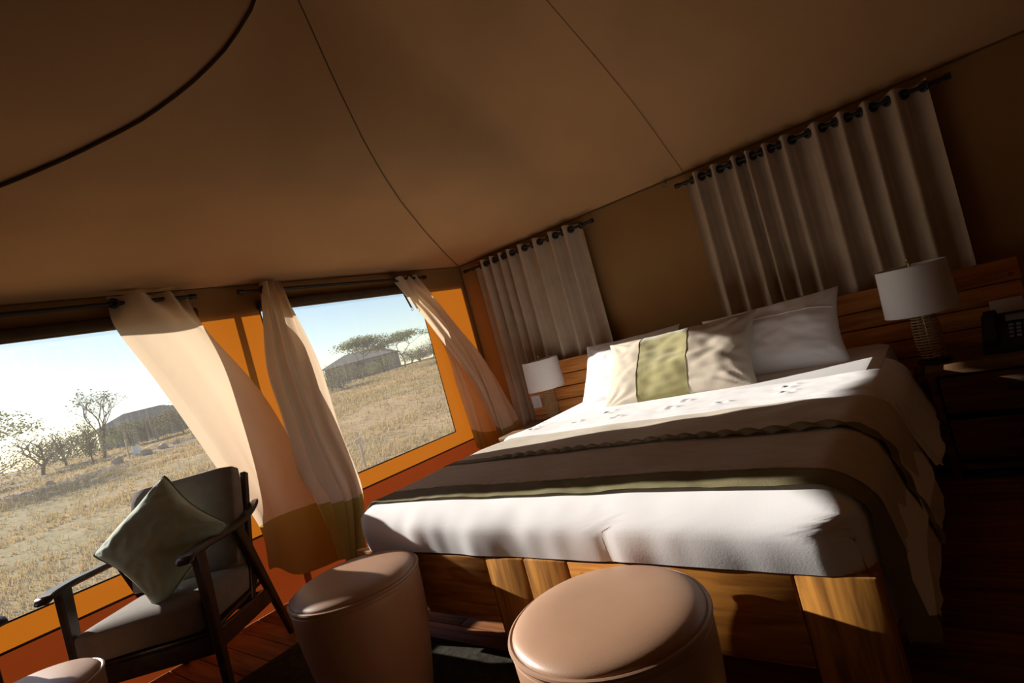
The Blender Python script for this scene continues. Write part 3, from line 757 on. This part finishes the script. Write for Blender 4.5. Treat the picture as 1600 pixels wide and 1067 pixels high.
# ------------------------------------------------------------------ armchair
def armchair(loc, rz, label, pillow_=False):
    o = empty('armchair', loc, rz); tag(o, label, 'armchair', 'walnut armchairs by the windows')
    # local axes: +y front, +x right
    hw = .268
    for s in (-1, 1):
        x = s*hw
        # front leg
        MB().beam((x, .235, .655), (x, .265, 0), .036, .065, .006, (0, 1, 0), .026, .040).build('leg', M_chairw, o)
        # rear leg raking back
        MB().beam((x, -.115, .645), (x, -.385, 0), .034, .062, .006, (0, 1, 0), .026, .036).build('leg', M_chairw, o)
        # arm with a gentle curve
        m = MB(); pts = [(.345, .650), (.30, .662), (.20, .664), (.05, .656), (-.12, .650), (-.27, .668), (-.37, .700)]
        C = crom([(x, a, b) for a, b in pts], 22); vs = []; fs = []
        for i, p in enumerate(C):
            t = i/21; ww = lerp(.068, .040, t)*(.72 if i in (0, 21) else 1); hh = .026*(.6 if i in (0, 21) else 1)
            vs += [Vector(p)+Vector((dx*ww/2, 0, dz*hh/2)) for dx, dz in ((-.8, 1), (.8, 1), (1, .3), (1, -.4), (.6, -1), (-.6, -1), (-1, -.4), (-1, .3))]
        for i in range(21):
            for k in range(8): fs.append((i*8+k, i*8+(k+1) % 8, (i+1)*8+(k+1) % 8, (i+1)*8+k))
        fs += [tuple(range(7, -1, -1)), tuple(range(168, 176))]
        m.add(vs, fs); m.build('arm', M_chairw, o, angle=50)
        MB().beam((x*.97, .25, .295), (x*.97, -.27, .255), .024, .075, .004).build('side_rail', M_chairw, o)
        MB().beam((x*.90, -.135, .30), (x*.90, -.385, .85), .028, .040, .004, (0, 1, 0)).build('back_post', M_chairw, o)
    MB().beam((-hw, .255, .290), (hw, .255, .290), .024, .075, .004).build('front_rail', M_chairw, o)
    MB().beam((-hw, -.235, .265), (hw, -.235, .265), .024, .055, .004).build('rear_rail', M_chairw, o)
    for i in range(4):
        t = i/3; MB().beam((-hw*.9, lerp(-.20, -.375, t), lerp(.45, .82, t)), (hw*.9, lerp(-.20, -.375, t), lerp(.45, .82, t)), .014, .035, .003).build('back_slat', M_chairw, o)
    MB().box((0, .0, .330), (.50, .50, .016), .003).build('seat_deck', M_chairw, o)
    def pad(name, d, c, R, crown, mt):
        m = MB(); n = 14
        bm = bmesh.new(); bmesh.ops.create_cube(bm, size=1.0)
        bmesh.ops.subdivide_edges(bm, edges=list(bm.edges), cuts=6, use_grid_fill=True)
        for v in bm.verts:
            p = v.co*2; q = Vector((p.x*d[0]/2, p.y*d[1]/2, p.z*d[2]/2))
            rr = .030; inn = Vector((max(-d[0]/2+rr, min(d[0]/2-rr, q.x)), max(-d[1]/2+rr, min(d[1]/2-rr, q.y)), max(-d[2]/2+rr, min(d[2]/2-rr, q.z))))
            e = q-inn; q = inn+(e.normalized()*rr if e.length > 1e-6 else e)
            q.z += crown*(1-p.x*p.x)*(1-p.y*p.y)*(1 if p.z > 0 else .3)*max(0, p.z) + .003*nz(q.x*7, q.y*7, q.z*7)
            v.co = q
        bm.verts.index_update(); m.add([R @ v.co + Vector(c) for v in bm.verts], [[v.index for v in f.verts] for f in bm.faces]); bm.free()
        return m.build(name, mt, o, angle=80)
    pad('seat_cushion', (.49, .56, .130), (0, .015, .405), Matrix.Rotation(math.radians(2.5), 3, 'X'), .018, M_grey)
    pad('back_cushion', (.50, .48, .110), (0, -.222, .683), Matrix.Rotation(math.radians(-68+180), 3, 'X') @ Matrix.Rotation(0, 3, 'Z'), .012, M_grey)
    return o
RZ = math.atan2(-.742, .67) - math.pi/2
ac = armchair((.485, -2.905, 0), RZ, 'walnut armchair with grey cushions beside the swept-back curtain')
armchair((.40, -3.86, 0), math.radians(-62), 'second walnut armchair, only its arm and leg showing at the photo edge')
# green scatter cushion standing on its corner
G = cushion(.43, .43, .21, 40, seed=33, wr=.008, pinch=.60, cc=.15, rnd=.09)
Rc = Matrix.Rotation(RZ+math.pi+math.radians(4), 3, 'Z') @ Matrix.Rotation(math.radians(-24), 3, 'X') @ Matrix.Rotation(math.radians(49), 3, 'Y')
gc = empty('scatter_cushion', (.565, -2.925, .712)); tag(gc, 'sage green scatter cushion standing on its corner on the armchair', 'cushion')
mb = MB(); mb.grid([[Rc @ p for p in r] for r in G[0]]); mb.grid([[Rc @ p for p in r[::-1]] for r in G[1]]); mb.build('cover', M_green, gc, angle=180)
A = G[0]; loop = A[0][:-1] + [r[-1] for r in A][:-1] + A[-1][::-1][:-1] + [r[0] for r in A][::-1]
MB().tube([Rc @ p for p in loop], .0045, 6, cap=False).build('piping', M_greenp, gc)

# ------------------------------------------------------------------ outdoors
def gz(x, y):
    dx, dy = x-CAM.x, y-CAM.y; D = math.hypot(dx, dy)
    az = dy/max(D, 1e-6); k = .0300 + .0045*max(0, min(1, (az-.2)/.4))
    base = -.55 + k*min(D, 75) + .004*max(0, D-75)
    return base + .10*nz(x*.11, y*.11, 3)*min(1, D/15) + .035*nz(x*.6, y*.6, 6)
P = []
Ds = [3.0+.0*i for i in range(1)] + list(np.geomspace(3.5, 320, 120))
for D in Ds:
    row = []
    for i in range(121):
        a = math.radians(lerp(95, 270, i/120)); x = CAM.x+D*math.cos(a); y = CAM.y+D*math.sin(a)
        if x > -.02: x, zz = min(x, -.02) if False else x, -.55
        else: zz = gz(x, y)
        row.append((x, y, zz if x < -.02 else min(zz, -.55)))
    P.append(row)
ground = struct(MB().grid(P).build('ground', M_ground, angle=180), 'dry yellow savanna grassland outside the windows')

def at(dx, dy, D):
    l = math.hypot(dx, dy); x = CAM.x+dx/l*D; y = CAM.y+dy/l*D; return Vector((x, y, gz(x, y)))
# bare earth track across the grass
tr = [at(-.999, .03, 33), at(-.99, .14, 31), at(-.98, .19, 30), at(-.967, .255, 31), at(-.95, .31, 33), at(-.93, .36, 36), at(-.88, .47, 42)]
C = crom([tuple(p) for p in tr], 60); rows = []
for i, p in enumerate(C):
    w = 2.0+.8*nz(i*.3)
    d = C[min(59, i+1)]-C[max(0, i-1)]; d = d/np.linalg.norm(d[:2]); n = np.array((-d[1], d[0]))
    row = []
    for q in np.linspace(-1, 1, 9):
        x, y = p[0]+n[0]*q*w*(1+.25*nz(i*.5, q)), p[1]+n[1]*q*w*(1+.25*nz(i*.5, q)); row.append((x, y, gz(x, y)+.05*(1-q*q*1.5)))
    rows.append(row)
struct(MB().grid(rows).build('path', M_path, angle=180), 'bare earth track crossing the grassland')

# grass tufts: uncountable, one object
gm = MB(); V = []; F = []
rg = random.Random(11)
for i in range(24000):
    u = rg.random(); D = 6.5*(62/6.5)**(u**.85); a = rg.uniform(math.radians(128), math.radians(182))
    x = CAM.x+D*math.cos(a); y = CAM.y+D*math.sin(a)
    if x > -1.2: continue
    dens = nz(x*.35, y*.35, 2)+.5*nz(x*.09, y*.09, 8)
    if dens < -.12 and rg.random() < .75: continue
    z = gz(x, y); sc = rg.uniform(.5, 1.25)*(1+max(0, dens))*(.6+.02*D if D < 30 else 1.2)
    for b in range(4):
        an = rg.uniform(0, 6.28); ln = .11*sc*rg.uniform(.6, 1.2); w = .009*sc+.0005*D; tx = math.cos(an)*ln*.75; ty = math.sin(an)*ln*.75
        ox, oy = rg.uniform(-.08, .08)*sc, rg.uniform(-.08, .08)*sc; px, py = -math.sin(an)*w, math.cos(an)*w
        k = len(V); V += [(x+ox-px, y+oy-py, z-.02), (x+ox+px, y+oy+py, z-.02), (x+ox+tx, y+oy+ty, z+ln)]; F.append((k, k+1, k+2))
gm.v = V; gm.f = F
o = gm.build('dry_grass', M_grass, smooth=False); tag(o, 'dry yellow grass tufts growing across the ground outside', 'grass', kind='stuff')

def tree(name, base, H, R, kind, seed, label, group, leafmat, leaves=2600, spread=1.0):
    rr = random.Random(seed); o = empty(name, base); tag(o, label, 'bush' if 'bush' in name else 'tree', group)
    m = MB(); tips = []
    def br(p, d, ln, r, lv):
        pts = [p]; q = p.copy(); dd = d.copy()
        for k in range(4):
            dd = (dd + Vector((rr.uniform(-.22, .22), rr.uniform(-.22, .22), rr.uniform(-.05, .16)))).normalized(); q = q+dd*ln/4; pts.append(q.copy())
        m.tube(pts, [lerp(r, r*.55, i/4) for i in range(5)], 5 if lv < 2 else 4, cap=False)
        if lv >= (4 if kind == 'bare' else 3): tips.append((q, ln)); return
        nb = {'acacia': (4, 4, 3), 'bare': (4, 3, 3, 3), 'bush': (6, 3, 3)}[kind][lv]
        for b in range(nb):
            a = 2*math.pi*(b+rr.random())/nb; sp = {'acacia': (.85, 1.0, 1.1), 'bare': (.55, .6, .7, .8), 'bush': (.9, .9, .9)}[kind][lv]*spread
            nd = (dd + Vector((math.cos(a)*sp, math.sin(a)*sp, rr.uniform(-.1, .25) if kind != 'acacia' else .05))).normalized()
            st = pts[-1] if b % 2 or kind == 'acacia' else pts[3]
            br(st.copy(), nd, ln*rr.uniform(.62, .82), r*.55, lv+1)
    trunk = {'acacia': .42, 'bare': .30, 'bush': .14}[kind]*H
    br(Vector((0, 0, -.15)), Vector((rr.uniform(-.12, .12), rr.uniform(-.12, .12), 1)).normalized(), trunk, .016*H if kind != 'bush' else .010*H, 0)
    # fit the skeleton to the wanted size
    vs = np.array(m.v); hz = vs[:, 2].max(); rad = np.percentile(np.hypot(vs[:, 0], vs[:, 1]), 97)
    fx, fz = R/max(rad, .01), H*.93/hz
    m.v = [(a*fx, b*fx, c*fz) for a, b, c in m.v]
    m.build('trunk', M_bark, o)
    if leaves:
        LV = []; LF = []; ts = [(Vector((t.x*fx, t.y*fx, t.z*fz)), l) for t, l in tips]
        for i in range(leaves):
            t, l = rr.choice(ts); e = {'acacia': (.42, .12), 'bare': (.12, .12), 'bush': (.42, .40)}[kind]
            cl = lambda v: max(-1.6, min(1.6, v))
            p = t+Vector((cl(rr.gauss(0, 1))*e[0]*R*.5, cl(rr.gauss(0, 1))*e[0]*R*.5, cl(rr.gauss(0, 1))*e[1]*H*.3))
            if kind == 'bush':
                k_ = rr.uniform(.30, 1.0); p = Vector((p.x*(.75+.25*k_), p.y*(.75+.25*k_), p.z*k_))
            if p.z < .02: p.z = abs(p.z)+.05
            s = rr.uniform(.04, .085)*(.7+.10*H); ax = Vector((rr.uniform(-1, 1), rr.uniform(-1, 1), rr.uniform(-.5, .5))).normalized(); bx = ax.cross(Vector((rr.uniform(-1, 1), rr.uniform(-1, 1), rr.uniform(-1, 1)))).normalized()
            k = len(LV); LV += [tuple(p-ax*s), tuple(p+bx*s*.55), tuple(p+ax*s), tuple(p-bx*s*.55)]; LF.append((k, k+1, k+2, k+3))
        f = MB(); f.v = LV; f.f = LF; fo = f.build('foliage', leafmat, o, smooth=False); fo['kind'] = 'stuff'
    return o
GT = 'trees on the savanna'; GB = 'bushes on the savanna'
tree('tree', at(-.971, .240, 46), 5.0, 1.9, 'bare', 5, 'nearly bare twiggy tree rising against the bright sky', GT, M_scrub, 350)
tree('tree', at(-.9975, .07, 36), 4.6, 3.6, 'acacia', 8, 'dark leafy tree cut by the photo edge above the bushes', GT, M_leaf, 4500)
tree('acacia_tree', at(-.811, .585, 52), 4.3, 2.5, 'acacia', 14, 'flat-topped acacia standing in front of the far tent', GT, M_leaf, 5000)
tree('acacia_tree', at(-.765, .645, 55), 3.8, 2.7, 'acacia', 23, 'wide acacia to the right of the flat-topped one', GT, M_leaf, 5000)
tree('small_tree', at(-.9735, .229, 42), 2.9, 1.0, 'bush', 31, 'small round-headed tree with a dark trunk before the far tent', GT, M_leaf, 1500)
i = 0
for dx, dy, D, H, R, lab in ((-.985, .172, 46, 2.9, 2.6, 'broad green bush left of the bare tree'), (-.992, .125, 42, 2.5, 2.6, 'low spreading bush beneath the dark leafy tree'),
                             (-.980, .200, 50, 2.6, 2.0, 'bush between the broad bush and the bare tree'), (-.951, .308, 50, 2.4, 1.6, 'grey thorn bush against the far tent wall'),
                             (-.940, .341, 47, 2.6, 1.7, 'twisted thorn bush touching the swept-back curtain edge'), (-.9625, .271, 52, 2.2, 1.5, 'thin thorn bush in front of the far tent door'),
                             (-.827, .562, 46, 2.0, 1.9, 'scrub bush beside the bunched curtain'), (-.840, .542, 50, 2.4, 1.8, 'taller scrub bush at the bunched curtain edge'),
                             (-.785, .619, 60, 2.0, 2.4, 'bush between the two acacias'), (-.745, .667, 64, 1.9, 2.2, 'bush to the right of the wide acacia'),
                             (-.729, .684, 66, 2.6, 1.6, 'upright bush at the right end of the skyline'), (-.712, .702, 66, 2.2, 2.2, 'rounded bush behind the corner curtain'),
                             (-.757, .653, 70, 2.2, 2.4, 'distant bush behind the wide acacia'), (-.9965, .084, 50, 2.6, 3.2, 'wide bush at the left photo edge'),
                             (-.932, .362, 56, 2.2, 2.2, 'bush behind the swept-back curtain'), (-.815, .580, 66, 1.8, 2.6, 'low bush behind the flat-topped acacia')):
    i += 1
    tree('bush', at(dx, dy, D), H, R, 'bush', 40+i, lab, GB, M_scrub if i % 3 else M_leaf, 2400)

def far_tent(base, yaw, w, l, hw, hr, label):
    o = empty('safari_tent', base, yaw); tag(o, label, 'tent', 'far safari tents')
    MB().add([(-l/2, -w/2, -.8), (l/2, -w/2, -.8), (l/2, w/2, -.8), (-l/2, w/2, -.8), (-l/2, -w/2, hw), (l/2, -w/2, hw), (l/2, w/2, hw), (-l/2, w/2, hw)],
             [(0, 1, 5, 4), (1, 2, 6, 5), (2, 3, 7, 6), (3, 0, 4, 7)]).build('wall', M_tentout, o, smooth=False)
    e = .5; MB().add([(-l/2-e, -w/2-e, hw-.15), (l/2+e, -w/2-e, hw-.15), (l/2+e, w/2+e, hw-.15), (-l/2-e, w/2+e, hw-.15), (-l/2+w*.45, 0, hr), (l/2-w*.45, 0, hr)],
             [(0, 1, 5, 4), (1, 2, 5), (2, 3, 4, 5), (3, 0, 4)]).build('roof', M_tentout, o, smooth=False)
    for s in (-1, 1):
        MB().box((s*l*.25, -w/2-.03, hw*.45), (1.0, .06, hw*.6), .01).build('window', M_pipe, o)
    MB().box((0, -w/2-.03, hw*.42), (1.0, .06, hw*.85), .01).build('door', M_pipe, o)
    return o
b = at(-.955, .297, 60); far_tent(b, math.radians(75), 4.6, 7.0, 1.7, 2.6, 'grey safari tent beyond the bare tree')
b = at(-.806, .592, 72); far_tent(b, math.radians(45), 5.0, 8.5, 2.0, 3.1, 'grey-brown safari tent behind the acacias')

sp = empty('marker_stake', at(-.830, .557, 9.6)); tag(sp, 'pale wooden stake standing in the grass outside the bed window', 'stake')
MB().beam((0, 0, -.1), (.015, .01, .42), .045, .03, .004, (1, 0, 0)).build('post', M_stake, sp)
MB().box((.0, .0, .44), (.035, .13, .08), .006, Matrix.Rotation(.2, 3, 'X')).build('board', M_stake, sp)
sp = empty('marker_stake', at(-.9635, .268, 33)); tag(sp, 'small stake with a pale sign among the stones', 'stake')
MB().beam((0, 0, -.1), (.0, .02, 1.0), .07, .06, .01, (1, 0, 0)).build('post', M_stake, sp)
MB().box((.05, .35, .35), (.05, .35, .45), .01).build('board', M_plate, sp)
rg = random.Random(5)
def stone(c, r, lab, grp):
    r *= .5
    bm = bmesh.new(); bmesh.ops.create_icosphere(bm, subdivisions=2, radius=1); sd = rg.random()*50
    for v in bm.verts: v.co = Vector((v.co.x*r, v.co.y*r*1.1, v.co.z*r*.8))*(1+.35*nz(v.co.x*1.3+sd, v.co.y*1.3, v.co.z*1.3))
    bm.verts.index_update(); m = MB().add([v.co for v in bm.verts], [[v.index for v in f.verts] for f in bm.faces]); bm.free()
    o = m.build('stone', M_stone); o.location = c; tag(o, lab, 'stone', grp); return o
for dx, dy, D, r, lab in ((-.967, .254, 32, .42, 'stone left of the small stake'), (-.9585, .285, 32, .40, 'large stone right of the small stake'),
                          (-.9565, .2915, 32.5, .30, 'stone between the large stone and the chair back'), (-.951, .309, 33, .40, 'stone just above the chair back'),
                          (-.9455, .3257, 34, .34, 'stone nearest the swept-back curtain'), (-.984, .178, 31, .26, 'lone pale stone on the earth track'),
                          (-.9605, .2783, 33, .22, 'smallest stone beside the small stake')):
    stone(at(dx, dy, D)+Vector((0, 0, r*.4)), r, lab, 'stones along the track')
